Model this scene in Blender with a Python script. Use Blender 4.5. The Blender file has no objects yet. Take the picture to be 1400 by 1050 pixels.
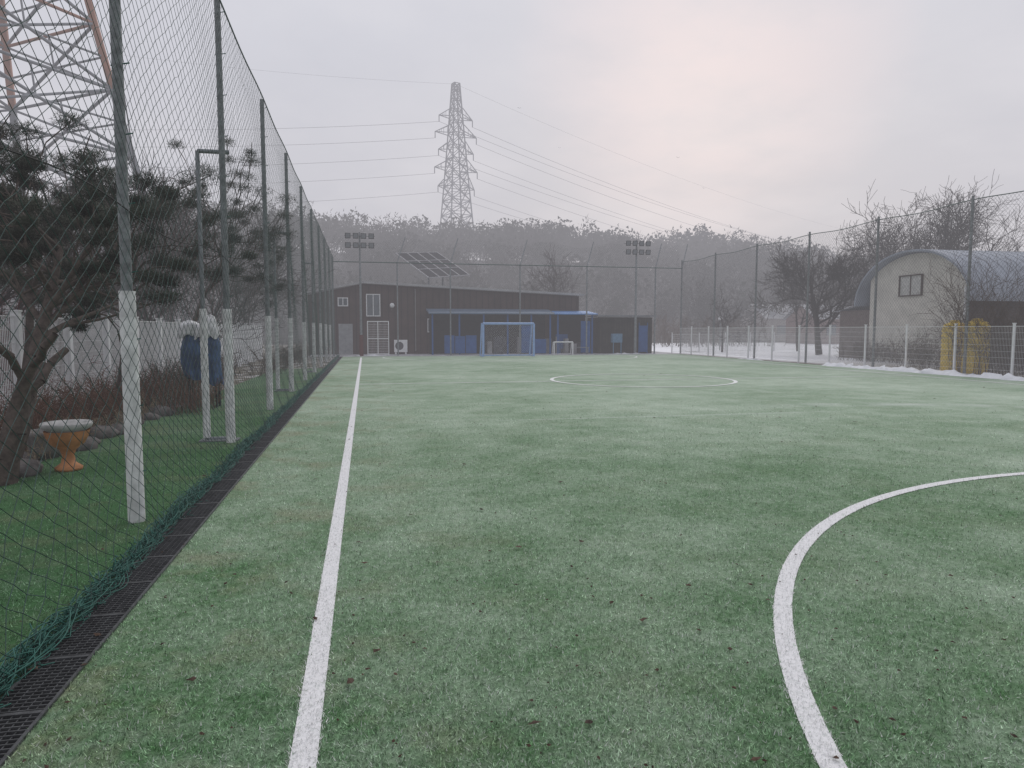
import bpy, math, random
import numpy as np
from mathutils import Vector
random.seed(7); rng=np.random.default_rng(7)
S=bpy.context.scene
S.view_settings.view_transform='Standard'; S.view_settings.look='None'; S.view_settings.exposure=0
COL=S.collection
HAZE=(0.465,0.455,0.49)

# ------------------------------------------------------------ materials
def nt(m):
    m.use_nodes=True; t=m.node_tree; t.nodes.clear()
    try: m.cycles.emission_sampling='NONE'
    except Exception: pass
    return t
def N(t,typ,**k):
    n=t.nodes.new(typ)
    for a,b in k.items(): setattr(n,a,b)
    return n
def math_(t,op,a,b=None,c=None,clamp=False):
    n=N(t,'ShaderNodeMath',operation=op); n.use_clamp=clamp
    for i,x in enumerate((a,b,c)):
        if x is None: continue
        if isinstance(x,(int,float)): n.inputs[i].default_value=x
        else: t.links.new(x,n.inputs[i])
    return n.outputs[0]
def mixc(t,f,a,b,mode='MIX'):
    n=N(t,'ShaderNodeMix',data_type='RGBA',blend_type=mode)
    for i,x in ((0,f),(6,a),(7,b)):
        if isinstance(x,(int,float)): n.inputs[i].default_value=x
        elif isinstance(x,tuple): n.inputs[i].default_value=(*x[:3],1)
        else: t.links.new(x,n.inputs[i])
    return n.outputs[2]
def noise(t,pos,scale,detail=3,rough=.55):
    n=N(t,'ShaderNodeTexNoise'); n.inputs['Scale'].default_value=scale
    n.inputs['Detail'].default_value=detail; n.inputs['Roughness'].default_value=rough
    t.links.new(pos,n.inputs['Vector']); return n.outputs['Fac']
def maprange(t,x,a,b,c=0,d=1):
    n=N(t,'ShaderNodeMapRange'); n.inputs[1].default_value=a;n.inputs[2].default_value=b
    n.inputs[3].default_value=c;n.inputs[4].default_value=d
    t.links.new(x,n.inputs[0]); return n.outputs[0]
def finish(t,color,pos,rough=.8,metal=0,bump=None,bstr=.3,bdist=.01,spec=.3):
    """lit surface plus haze painted in as emission, growing with distance from the world origin"""
    p=N(t,'ShaderNodeBsdfPrincipled'); p.inputs['Roughness'].default_value=rough
    p.inputs['Metallic'].default_value=metal; p.inputs['Specular IOR Level'].default_value=spec
    if isinstance(color,tuple): p.inputs['Base Color'].default_value=(*color[:3],1)
    else: t.links.new(color,p.inputs['Base Color'])
    if bump is not None:
        b=N(t,'ShaderNodeBump'); b.inputs['Strength'].default_value=bstr; b.inputs['Distance'].default_value=bdist
        t.links.new(bump,b.inputs['Height']); t.links.new(b.outputs[0],p.inputs['Normal'])
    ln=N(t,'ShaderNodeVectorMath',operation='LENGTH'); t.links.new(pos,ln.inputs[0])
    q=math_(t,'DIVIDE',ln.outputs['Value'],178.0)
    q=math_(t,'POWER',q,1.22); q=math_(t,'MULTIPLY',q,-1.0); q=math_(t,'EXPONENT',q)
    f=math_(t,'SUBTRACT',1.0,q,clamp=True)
    e=N(t,'ShaderNodeEmission'); e.inputs[0].default_value=(*HAZE,1)  # haze painted into the material as even glow, no fog volume
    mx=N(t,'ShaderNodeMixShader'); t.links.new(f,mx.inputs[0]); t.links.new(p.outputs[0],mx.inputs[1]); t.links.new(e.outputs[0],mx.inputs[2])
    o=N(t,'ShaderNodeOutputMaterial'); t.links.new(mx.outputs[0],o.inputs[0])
def getpos(t):
    return N(t,'ShaderNodeNewGeometry').outputs['Position']
MC={}
def mat(name,col,rough=.75,var=.2,scale=6,metal=0,bump=0,col2=None,spec=.3,vcol=False):
    if name in MC: return MC[name]
    m=bpy.data.materials.new(name); t=nt(m); pos=getpos(t)
    f=noise(t,pos,scale,5,.6); f=maprange(t,f,.3,.7)
    a=tuple(c*(1-var) for c in col); b=col2 if col2 else tuple(min(1,c*(1+var)) for c in col)
    c=mixc(t,f,a,b)
    if vcol:
        at=N(t,'ShaderNodeAttribute',attribute_name='Col'); c=mixc(t,1.0,c,at.outputs['Color'],'MULTIPLY')
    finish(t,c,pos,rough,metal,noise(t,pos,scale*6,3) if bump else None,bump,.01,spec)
    MC[name]=m; return m

def turf_color(t,pos,frosty=0.0):
    sx=N(t,'ShaderNodeSeparateXYZ'); t.links.new(pos,sx.inputs[0]); X,Y=sx.outputs[0],sx.outputs[1]
    n1=noise(t,pos,.24,4,.6); n2=noise(t,pos,1.5,5,.65); n3=noise(t,pos,16,4,.7)
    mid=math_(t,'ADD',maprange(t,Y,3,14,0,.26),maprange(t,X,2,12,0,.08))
    w=math_(t,'MULTIPLY',maprange(t,n1,.36,.70),.28)
    w=math_(t,'ADD',w,math_(t,'MULTIPLY',maprange(t,n2,.38,.66),.20))
    w=math_(t,'ADD',w,math_(t,'MULTIPLY',maprange(t,n3,.4,.75),.26))
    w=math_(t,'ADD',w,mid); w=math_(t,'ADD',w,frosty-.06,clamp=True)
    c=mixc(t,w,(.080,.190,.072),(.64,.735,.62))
    br=math_(t,'MULTIPLY',maprange(t,noise(t,pos,1.1,5,.7),.5,.72),maprange(t,X,1.5,-1.2,.12,.75))
    c=mixc(t,br,c,(.29,.27,.18))
    return c,X,Y
def faint(t,c,pos,X,Y):
    d=math_(t,'ABSOLUTE',math_(t,'ADD',Y,-12.0)); a=maprange(t,d,.03,.07,1,0)
    a=math_(t,'MULTIPLY',a,math_(t,'MULTIPLY',maprange(t,X,2.0,3.2),maprange(t,X,8,9.5,1,0)))
    s=N(t,'ShaderNodeCombineXYZ'); t.links.new(math_(t,'ADD',X,-8.8),s.inputs[0]); t.links.new(math_(t,'ADD',Y,-4.5),s.inputs[1])
    l=N(t,'ShaderNodeVectorMath',operation='LENGTH'); t.links.new(s.outputs[0],l.inputs[0])
    b=math_(t,'ABSOLUTE',math_(t,'ADD',l.outputs['Value'],-8.7)); b=maprange(t,b,.05,.5,.9,0)
    b=math_(t,'MULTIPLY',b,maprange(t,X,7.5,10)); b=math_(t,'MULTIPLY',b,maprange(t,noise(t,pos,1.2,4),.35,.6))
    f=math_(t,'MAXIMUM',math_(t,'MULTIPLY',a,.3),math_(t,'MULTIPLY',b,.5))
    return mixc(t,f,c,(.74,.79,.75))
def turf_mat(name,blades=False,dark=False):
    m=bpy.data.materials.new(name); t=nt(m); pos=getpos(t)
    c,X,Y=turf_color(t,pos,-.3 if dark else 0)
    if not dark: c=faint(t,c,pos,X,Y)
    if dark: c=mixc(t,.5,c,(.045,.12,.05))
    if blades:
        at=N(t,'ShaderNodeAttribute',attribute_name='Col'); sp=N(t,'ShaderNodeSeparateColor'); t.links.new(at.outputs['Color'],sp.inputs[0])
        c=mixc(t,math_(t,'MULTIPLY',sp.outputs[2],.65),c,(.045,.12,.05))
        c=mixc(t,sp.outputs[1],c,(.74,.74,.73))
        cc=N(t,'ShaderNodeCombineXYZ')
        for i in range(3): t.links.new(sp.outputs[0],cc.inputs[i])
        c=mixc(t,1.0,c,cc.outputs[0],'MULTIPLY')
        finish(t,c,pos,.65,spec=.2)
    else:
        g=maprange(t,noise(t,pos,70,4,.75),.3,.7,.58,1.08)
        cc=N(t,'ShaderNodeCombineXYZ')
        for i in range(3): t.links.new(g,cc.inputs[i])
        c=mixc(t,1.0,c,cc.outputs[0],'MULTIPLY')
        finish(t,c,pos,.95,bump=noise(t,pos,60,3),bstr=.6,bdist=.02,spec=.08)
    return m

# ------------------------------------------------------------ mesh helpers
def mesh_np(name,V,F,m=None,cols=None,smooth=False):
    V=np.asarray(V,dtype=np.float32); F=np.asarray(F,dtype=np.int32)
    me=bpy.data.meshes.new(name); nF,k=F.shape
    me.vertices.add(len(V)); me.vertices.foreach_set('co',V.ravel())
    me.loops.add(nF*k); me.loops.foreach_set('vertex_index',F.ravel())
    me.polygons.add(nF); me.polygons.foreach_set('loop_start',np.arange(0,nF*k,k,dtype=np.int32))
    me.update(calc_edges=True)
    if cols is not None:
        a=me.color_attributes.new('Col','FLOAT_COLOR','POINT')
        c=np.ones((len(V),4),dtype=np.float32); c[:,:3]=cols; a.data.foreach_set('color',c.ravel())
    if smooth: me.polygons.foreach_set('use_smooth',np.ones(nF,dtype=bool))
    o=bpy.data.objects.new(name,me); COL.objects.link(o)
    if m: me.materials.append(m)
    return o
def mesh_py(name,V,F,m=None,smooth=False):
    me=bpy.data.meshes.new(name); me.from_pydata(V,[],F); me.update()
    if smooth:
        for p in me.polygons: p.use_smooth=True
    o=bpy.data.objects.new(name,me); COL.objects.link(o)
    if m: me.materials.append(m)
    return o
def tubes(name,P0,P1,r0,r1,m,sides=3,cols=None):
    P0=np.asarray(P0,float).reshape(-1,3); P1=np.asarray(P1,float).reshape(-1,3); n=len(P0)
    r0=np.broadcast_to(np.asarray(r0,float),(n,)); r1=np.broadcast_to(np.asarray(r1,float),(n,))
    d=P1-P0; L=np.linalg.norm(d,axis=1,keepdims=True)+1e-9; d=d/L
    ref=np.tile([0,0,1.],(n,1)); ref[np.abs(d[:,2])>.95]=[0,1.,0]
    u=np.cross(d,ref); u/=np.linalg.norm(u,axis=1,keepdims=True)+1e-9; v=np.cross(d,u)
    V=np.zeros((n,2,sides,3))
    for i in range(sides):
        a=2*math.pi*(i+.5)/sides; o=math.cos(a)*u+math.sin(a)*v
        V[:,0,i]=P0+o*r0[:,None]; V[:,1,i]=P1+o*r1[:,None]
    base=(np.arange(n)*2*sides)[:,None]; F=[]
    for i in range(sides):
        j=(i+1)%sides
        F.append(np.concatenate([base+i,base+j,base+sides+j,base+sides+i],1))
    F=np.stack(F,1).reshape(-1,4)
    c=None if cols is None else np.repeat(np.asarray(cols),2*sides,axis=0)
    return mesh_np(name,V.reshape(-1,3),F,m,c,smooth=sides>=8)
def boxes(name,L,m):
    V=[];F=[]
    for (x0,x1,y0,y1,z0,z1) in L:
        b=len(V)
        V+=[(x0,y0,z0),(x1,y0,z0),(x1,y1,z0),(x0,y1,z0),(x0,y0,z1),(x1,y0,z1),(x1,y1,z1),(x0,y1,z1)]
        F+=[(b,b+3,b+2,b+1),(b+4,b+5,b+6,b+7),(b,b+1,b+5,b+4),(b+1,b+2,b+6,b+5),(b+2,b+3,b+7,b+6),(b+3,b,b+4,b+7)]
    return mesh_py(name,V,F,m)
def pipe(name,pts,r,m,sides=10):
    P=np.array(pts,float); return tubes(name,P[:-1],P[1:],r,r,m,sides)
def group(name,parts):
    e=bpy.data.objects.new(name,None); COL.objects.link(e)
    for p in parts: p.parent=e
    return e
def revolve(name,prof,c,m,n=24,lump=0,seed=0):
    r=random.Random(seed); V=[];F=[]
    for (rad,z) in prof:
        for i in range(n):
            a=2*math.pi*i/n; q=rad*(1+lump*(r.random()-.5)); V.append((c[0]+q*math.cos(a),c[1]+q*math.sin(a),c[2]+z+lump*.2*(r.random()-.5)*rad))
    for k in range(len(prof)-1):
        for i in range(n):
            j=(i+1)%n; F.append((k*n+i,k*n+j,(k+1)*n+j,(k+1)*n+i))
    return mesh_py(name,V,F,m,smooth=True)

# ------------------------------------------------------------ materials list
M_galv=mat('galvanised_steel',(.20,.22,.23),.5,.3,8,.3)
M_galvl=mat('galvanised_steel_left',(.18,.195,.20),.5,.4,14,.2)
M_pvc=mat('white_pvc',(.62,.63,.63),.5,.28,9)
M_netg=mat('green_net',(.040,.080,.072),.6,.3,3)
M_netgray=mat('grey_net',(.07,.085,.085),.7,.2,3)
M_rope=mat('net_rope',(.024,.11,.088),.6,.35,12)
M_white=mat('white_paint',(.70,.71,.72),.5,.1,6)
M_brown=mat('brown_siding',(.070,.045,.040),.6,.3,1.2)
M_blue=mat('blue_paint',(.022,.085,.25),.5,.2,3)
M_dark=mat('dark_panel',(.018,.018,.020),.7,.4,3)
M_roof=mat('metal_roof',(.19,.20,.22),.5,.2,1.5)
M_glass=mat('window_glass',(.10,.12,.14),.15,.3,2,0,0,None,.6)
M_bark=mat('bark',(.085,.068,.058),.9,.45,14,bump=.6)
M_twig=mat('bare_twigs',(.058,.048,.045),.9,.25,4)
M_steel=mat('tower_steel',(.22,.235,.255),.6,.2,1)
M_orange=mat('tower_orange',(.34,.16,.10),.7,.25,1)
M_black=mat('black_metal',(.012,.012,.013),.5,.4,20)
M_grate=mat('grate_steel',(.095,.098,.102),.4,.4,20,.4)
M_wire=mat('cable',(.11,.11,.12),.6,.1,2)

# ------------------------------------------------------------ ground
def ground_mat():
    m=bpy.data.materials.new('ground_soil_snow'); t=nt(m); pos=getpos(t)
    sx=N(t,'ShaderNodeSeparateXYZ'); t.links.new(pos,sx.inputs[0]); X,Y=sx.outputs[0],sx.outputs[1]
    c=mixc(t,maprange(t,noise(t,pos,.8,5,.65),.35,.65),(.085,.07,.05),(.19,.17,.135))
    c=mixc(t,maprange(t,noise(t,pos,9,4,.7),.45,.7,0,.7),c,(.05,.045,.03))
    sn=maprange(t,noise(t,pos,.35,5,.6),.28,.38)
    side=maprange(t,X,20.9,21.6); far=maprange(t,Y,26,34); sn=math_(t,'MULTIPLY',sn,math_(t,'MULTIPLY',side,far))
    sl=math_(t,'MULTIPLY',maprange(t,noise(t,pos,1.4,5,.7),.50,.62),.55)
    sn=math_(t,'MAXIMUM',sn,sl)
    c=mixc(t,sn,c,(.86,.87,.90))
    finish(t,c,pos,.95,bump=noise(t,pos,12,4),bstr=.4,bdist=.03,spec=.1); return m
mesh_py('ground',[(-2500,-2500,-.02),(2500,-2500,-.02),(2500,2500,-.02),(-2500,2500,-.02)],[(0,1,2,3)],ground_mat())
mesh_py('artificial_turf_pitch',[(-1.33,-6,0),(20.35,-6,0),(20.35,42.9,0),(-1.33,42.9,0)],[(0,1,2,3)],turf_mat('turf'))
mesh_py('turf_strip',[(-4.1,-6,0),(-1.57,-6,0),(-1.57,30,0),(-3.6,30,0)],[(0,1,2,3)],turf_mat('turf_dark',dark=True))
mesh_py('paved_apron',[(-3.5,42.95,0),(20.9,42.95,0),(20.9,47,0),(-3.5,47,0)],[(0,1,2,3)],mat('concrete_paving',(.26,.26,.26),.9,.3,1.2,col2=(.6,.6,.63)))

# ------------------------------------------------------------ markings
def line_mat():
    m=bpy.data.materials.new('line_white'); t=nt(m); pos=getpos(t)
    c=mixc(t,maprange(t,noise(t,pos,50,4,.8),.25,.5),(.42,.46,.44),(.76,.76,.77))
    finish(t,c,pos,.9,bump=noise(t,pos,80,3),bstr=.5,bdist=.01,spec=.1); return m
M_line=line_mat()
M_line_w=mat('line_worn',(.70,.74,.71),.9,.15,3,col2=(.84,.85,.84))
LV=[];LF=[]
def strip(pts,w,z=.006):
    P=[Vector((p[0],p[1],0)) for p in pts]; n=len(P); b=len(LV)
    for i,p in enumerate(P):
        d=(P[min(i+1,n-1)]-P[max(i-1,0)]).normalized(); q=Vector((-d.y,d.x,0))*w/2
        LV.append((p.x+q.x,p.y+q.y,z)); LV.append((p.x-q.x,p.y-q.y,z))
    for i in range(n-1): LF.append((b+2*i,b+2*i+1,b+2*i+3,b+2*i+2))
XL,XR,YF,CX,CY=-.25,18.8,41.2,8.65,20.9
strip([(XL,-.1),(XL,YF+.05)],.10); strip([(XR,-.1),(XR,YF+.05)],.10)
strip([(XL+.05,YF),(XR-.05,YF)],.10)
def arc(cx,cy,r,a0,a1,n=40): return [(cx+r*math.cos(math.radians(a0+(a1-a0)*i/n)),cy+r*math.sin(math.radians(a0+(a1-a0)*i/n))) for i in range(n+1)]
AX,AR=7.60,6.32
strip(arc(AX,0,AR,180,90)+arc(9.75,0,AR,90,0)[0:],.10)
strip(arc(7.2,YF-.06,6.2,180,270)+arc(10,YF-.06,6.2,270,360),.09)
mesh_py('pitch_lines',LV,LF,M_line); LV=[];LF=[]
strip([(XL+.06,CY),(XR-.06,CY)],.08); strip(arc(CX,CY,2.88,0,360,80),.12,.010)
mesh_py('centre_circle_lines',LV,LF,M_line_w)

# ------------------------------------------------------------ turf blades
nb=430000
th=np.radians(rng.uniform(-38,60,nb)); d=np.exp(rng.uniform(math.log(1.6),math.log(17),nb))
x=d*np.sin(th); y=d*np.cos(th)
keep=(x<19)&(x>-4.0)&~((x>-1.64)&(x<-1.335))&(rng.random(nb)>np.clip((d-8)/9,0,1))
x,y,d=x[keep],y[keep],d[keep]; n=len(x)
az=rng.uniform(0,2*math.pi,n); s=(1+d*.05)
L=rng.uniform(.009,.024,n)*s; tilt=rng.uniform(.35,1.4,n); w=rng.uniform(.0010,.0023,n)*s
V=np.zeros((n,3,3)); px=-np.sin(az);py=np.cos(az)
ww=w[:,None]*np.stack([px,py],1)
V[:,0,:2]=np.stack([x,y],1)-ww; V[:,1,:2]=np.stack([x,y],1)+ww; V[:,0,2]=V[:,1,2]=.003
V[:,2,0]=x+np.cos(az)*L*np.sin(tilt); V[:,2,1]=y+np.sin(az)*L*np.sin(tilt); V[:,2,2]=.004+L*np.cos(tilt)
jit=rng.normal(0,.008,n)+.006*np.sin(y*9+x*7)
lm=(np.abs(x-XL+jit)<.05)
r1=np.abs(np.hypot(x-AX,y)-AR+jit)<.05; lm|=r1&(x<AX)
lm|=(np.abs(y-AR+jit)<.05)&(x>=AX)&(x<=9.75)
lm|=(np.abs(np.hypot(x-9.75,y)-AR+jit)<.05)&(x>9.75)
br=np.clip(rng.lognormal(0,.52,n),.25,2.4); br=np.where(lm,np.clip(rng.normal(1.06,.14,n),.65,1.3),br)
white=(rng.random(n)<.10)&(x>-1.3)
c=np.zeros((n,3)); c[:,0]=np.where(white&~lm,.95,br); c[:,1]=np.where(lm,1,np.where(white,rng.uniform(.3,.7,n),0)); c[:,2]=(x<-1.5)
mesh_np('turf_blades',V.reshape(-1,3),np.arange(3*n).reshape(-1,3),turf_mat('turf_blade',blades=True),np.repeat(c,3,0))

# fallen leaves and crumbs
V=[];F=[]
r=random.Random(3)
for i in range(650):
    a=math.radians(r.uniform(-30,52)); dd=math.exp(r.uniform(math.log(2.3),math.log(34))); X=dd*math.sin(a);Y=dd*math.cos(a)
    if X<-3.8 or X>19.5: continue
    sz=r.uniform(.005,.014) if r.random()<.87 else r.uniform(.015,.028)
    if dd>10: sz*=1.3
    b=len(V); k=6; t0=r.uniform(0,6.28)
    V.append((X,Y,.020+sz*.3))
    for j in range(k):
        t1=t0+j*2*math.pi/k; q=sz*r.uniform(.5,1.2)*(1.4 if j%3==0 else .8)
        V.append((X+q*math.cos(t1),Y+q*math.sin(t1),.014+r.uniform(0,.6)*sz))
    for j in range(k): F.append((b,b+1+j,b+1+(j+1)%k))
mesh_py('fallen_leaves',V,F,mat('dead_leaf',(.045,.030,.022),.8,.5,30,col2=(.10,.06,.04)))

# ------------------------------------------------------------ drain grate
bx=[(-1.57,-1.555,-2,42.9,-.01,.014),(-1.345,-1.33,-2,42.9,-.01,.014)]
for i in range(1,6): bx.append((-1.555+i*.035-.002,-1.555+i*.035+.002,-2,42.9,-.008,.010))
yy=-2
k=0
while yy<42.8:
    h=.013 if k%16 else .0145; wd=.003 if k%16 else .011
    bx.append((-1.554,-1.346,yy,yy+wd*2,-.007,h)); yy+=.032; k+=1
g1=boxes('grate_bars',bx,M_grate)
g2=boxes('channel',[(-1.5695,-1.3305,-2,42.9,-.018,-.0095)],M_black)
group('drain_grate',[g1,g2])

# ------------------------------------------------------------ nets
def net(name,A,B,z0,z1,cell,ch,rad,m,off=None):
    A=np.array(A,float);B=np.array(B,float); Lh=np.linalg.norm(B-A); nu=int(Lh/(cell/2)); nv=int((z1-z0)/(ch/2))
    I,J=np.meshgrid(np.arange(nu+1),np.arange(nv+1),indexing='ij')
    dirv=(B-A)/Lh; nrm=np.array([dirv[1],-dirv[0]])
    su=I*(Lh/nu); zz=z0+J*((z1-z0)/nv)
    su=su+rng.normal(0,cell*.05,su.shape); zz=zz+rng.normal(0,ch*.04,zz.shape)
    o,dz=off(su,zz) if off else (0*su,0*su)
    P=np.stack([A[0]+dirv[0]*su+nrm[0]*o,A[1]+dirv[1]*su+nrm[1]*o,zz+dz],-1)
    a=((I+J)%2==0)[:-1,:-1]
    P0=np.concatenate([P[:-1,:-1][a],P[1:,:-1][~a]]); P1=np.concatenate([P[1:,1:][a],P[:-1,1:][~a]])
    return tubes(name,P0,P1,rad,rad,m,3)
FX=-1.90
def offL(su,zz):
    low=np.clip((1.1-zz)/1.1,0,1)**1.6
    o=.27*low+.05*np.sin(su*1.5+zz*.8)*np.clip(zz/3,0,1)*np.clip((6-zz)/3,0,1)+.03*np.sin(su*5.3)*low
    return o,-.05*np.sin(su*math.pi/4.15)**2*(zz>5.5)*1.0+.04*np.sin(su*2.3)*low
parts=[net('net',(FX+.08,1.6),(FX+.08,44),.03,6.0,.185,.14,.0024,M_netg,offL)]
P0=[];P1=[]
rr_=random.Random(8)
for s in range(26):
    ph=rr_.uniform(0,6.28);f=rr_.uniform(14,34);am=rr_.uniform(.015,.055);zc_=rr_.uniform(.012,.06);x0=-1.60+rr_.uniform(-.045,.045)
    yy=1.6; p=None
    while yy<(15 if s>7 else 43):
        q=(x0+am*math.sin(yy*f*.5+ph)+.02*math.sin(yy*1.7),yy,max(.008,zc_+.03*math.sin(yy*f*.37+ph*2)+.02*math.sin(yy*2.1)))
        if p: P0.append(p);P1.append(q)
        p=q; yy+=.045 if s>7 else .12
for k in range(5000):
    yy=1.6+42*random.random()**2.2; xx=-1.60+random.gauss(0,.035); z=abs(random.gauss(0,.03))+.012
    aa=random.uniform(-.8,.8)+(math.pi/2)*random.choice((-1,1)); l=random.uniform(.03,.08); P0.append((xx,yy,z)); P1.append((xx+l*math.cos(aa),yy+l*math.sin(aa),max(.008,z+random.gauss(0,.03))))
parts.append(tubes('bottom_rope',P0,P1,.0034,.0034,M_rope,4))
YP=[6.25,10.45,14.65,18.85,23.05,27.25,31.45,35.65,39.85,44.0]
ys=np.arange(1.6,44,.35)
parts.append(pipe('top_cable',[(FX+.07,q,6.0-.05*math.sin((q-1.6)*math.pi/4.15)**2) for q in ys],.012,M_netg,5))
parts.append(pipe('mid_cable',[(FX+.05,q,2.55+.06*math.sin(q*1.5)) for q in ys],.006,M_dark,4))
for q in YP+[2.05]:
    parts.append(tubes('post',[(FX,q,0)],[(FX,q,6.08)],.045,.040,M_galvl,12))
    if q<40: parts.append(tubes('post_sleeve',[(FX,q,0)],[(FX,q,1.88+random.uniform(-.05,.05))],.066,.062,M_pvc,12))
    parts.append(tubes('ties',[(FX-.05,q,z) for z in np.arange(.4,6,.55)],[(FX+.09,q,z+.03) for z in np.arange(.4,6,.55)],.006,.006,M_rope,4))
group('net_fence',parts)
for q,h in ((10.55,4.1),(18.95,4.1),(27.3,4.1)):
    a=[pipe('frame',[(FX-.02,q+.1,.03),(FX-.36,q+.1,.03),(FX-.36,q+.1,h),(FX+.06,q+.1,h)],.03,M_galv,8),
       tubes('sleeve',[(FX-.36,q+.1,.05)],[(FX-.36,q+.1,1.9)],.052,.05,M_pvc,12),
       boxes('base_plate',[(FX-.45,FX+.08,q-.02,q+.22,.0,.02)],M_galv)]
    group('support_frame',a)

# right fence
YR=[11.8,16.4,21,25.6,30.2,34.8,39.4,44]
def offR(su,zz): return .04*np.sin(su*1.3),-.08*np.sin(su*math.pi/4.6)**2*np.clip((zz-4)/2,0,1)
parts=[net('net',(21,11.8),(21,44),.1,6.15,.14,.16,.0034,M_netgray,offR)]
for q in YR: parts.append(tubes('post',[(21,q,0)],[(21,q,6.3)],.055,.05,M_galvl,10))
ys=np.arange(11.8,44.01,.46)
parts.append(pipe('top_cable',[(21,q,6.17-.08*math.sin((q-11.8)*math.pi/4.6)**2) for q in ys],.018,M_netg,5))
group('net_fence',parts)
# far fence
def offF(su,zz): return .03*np.sin(su*1.7),-.10*np.sin(su*math.pi/4.5)**2*np.clip((zz-4)/2,0,1)
XPF=[-1.9,2.0,5.3,9.8,14.3,19.1,21]
parts=[net('net',(-1.9,44),(21,44),2.2,5.75,.15,.18,.0022,M_netgray,offF)]
top=net('upper_net',(-1.9,44.25),(21,44.25),5.75,7.35,.16,.18,.0030,M_netgray,lambda su,zz:(-(zz-5.75)*.2,-.35*np.sin(su*math.pi/4.55)**2*np.clip((zz-5.75)/1.6,0,1)))
parts.append(top)
for q in XPF:
    parts.append(tubes('post',[(q,44,0)],[(q,44,5.8)],.05,.045,M_galv,8))
    if q>1: parts.append(tubes('arm',[(q,44,5.75)],[(q+.55,44.35,7.4)],.035,.03,M_galv,6))
parts.append(pipe('rail',[(-1.9,43.95,5.74),(21,43.95,5.74)],.03,M_netg,6))
group('net_fence',parts)

# white mesh fences
def mesh_fence(A,B,h,step,z0=.05,m=M_white,vs=.055,rad=.0032,pw=.03):
    A=np.array(A,float);B=np.array(B,float);Ln=np.linalg.norm(B-A);dv=(B-A)/Ln
    s=np.arange(0,Ln,vs); P0=np.stack([A[0]+dv[0]*s,A[1]+dv[1]*s,np.full_like(s,z0)],1); P1=P0.copy();P1[:,2]=h
    a=tubes('wires',P0,P1,rad,rad,m,3)
    hz=np.linspace(z0,h,9); Q0=np.array([(A[0],A[1],z) for z in hz]);Q1=np.array([(B[0],B[1],z) for z in hz])
    rr=np.full(9,.004); rr[0]=rr[-1]=.012
    b=tubes('rails',Q0,Q1,rr,rr,m,4)
    s=np.arange(0,Ln+.01,step); c=[]
    for q in s:
        p=A+dv*q; c.append((p[0]-pw,p[0]+pw,p[1]-pw,p[1]+pw,-.02,h+.08))
    cap=boxes('post_caps',[(k[0]-.012,k[1]+.012,k[2]-.012,k[3]+.012,h+.082,h+.11) for k in c],m)
    c=boxes('posts',c,m)
    return group('white_mesh_fence',[a,b,c,cap])
mesh_fence((20.75,12),(20.75,43.6),1.72,2.3)
mesh_fence((-5.7,5),(-5.5,40),1.82,2.0,rad=.007,pw=.06)
mesh_fence((21.3,46),(44,52),1.3,2.5)

# snow bank along right fence
def bank(name,pts,wd,hh,seed):
    r=random.Random(seed); V=[];F=[];k=7
    for i,(X,Y) in enumerate(pts):
        f=r.uniform(.35,1.0)*min(1,i/3,(len(pts)-1-i)/3)
        for j in range(k):
            u=j/(k-1)*2-1; V.append((X+u*wd*(.6+.6*f)+r.gauss(0,.03),Y+r.gauss(0,.03),-.015+hh*f*(1-u*u)*r.uniform(.7,1.2)))
    for i in range(len(pts)-1):
        for j in range(k-1): F.append((i*k+j,(i+1)*k+j,(i+1)*k+j+1,i*k+j+1))
    return mesh_py(name,V,F,mat('snow',(.78,.80,.84),.8,.12,5,bump=.5,col2=(.88,.90,.93)),smooth=True)
bank('snow_bank',[(20.35+.08*math.sin(i*.8),12+i*.22) for i in range(75)],.24,.21,1)
bank('snow_bank',[(20.45,33+i*.25) for i in range(12)],.15,.10,2)
bank('snow_bank',[(14.5+i*.25,43.4) for i in range(16)],.12,.12,4)
bank('snow_bank',[(-1.2+i*.22,43.5+.03*i) for i in range(14)],.14,.10,5)

# ------------------------------------------------------------ goals
def goal(name,x0,x1,y,h,dep,r,m):
    P0=[(x0,y,0),(x1,y,0),(x0,y,h),(x0,y,h),(x1,y,h),(x0,y+dep*.5,h),(x1,y+dep*.5,h),(x0,y,.03),(x1,y,.03),(x0,y+dep,.03),(x0,y+dep*.5,h)]
    P1=[(x0,y,h),(x1,y,h),(x1,y,h),(x0,y+dep*.5,h),(x1,y+dep*.5,h),(x0,y+dep,0),(x1,y+dep,0),(x0,y+dep,.03),(x1,y+dep,.03),(x1,y+dep,.03),(x1,y+dep*.5,h)]
    rr=[r]*3+[r*.6]*8
    a=tubes('frame',P0,P1,rr,rr,m,10)
    n1=net('goal_net',(x0,y+dep*.97),(x1,y+dep*.97),.03,h,.12,.14,.0022,M_white,lambda su,zz:(dep*.5*(zz/h)**1.0,0*su))
    n2=net('side_net',(x0,y),(x0,y+dep*.5),.03,h,.12,.14,.0022,M_white); n3=net('side_net_b',(x1,y),(x1,y+dep*.5),.03,h,.12,.14,.0022,M_white)
    return group(name,[a,n1,n2,n3])
goal('futsal_goal',6.92,10.05,41.25,1.98,1.1,.07,mat('goal_blue',(.24,.38,.64),.4,.15,4))
goal('small_goal',11.9,13.15,43.3,.82,.5,.04,M_white)

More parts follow.
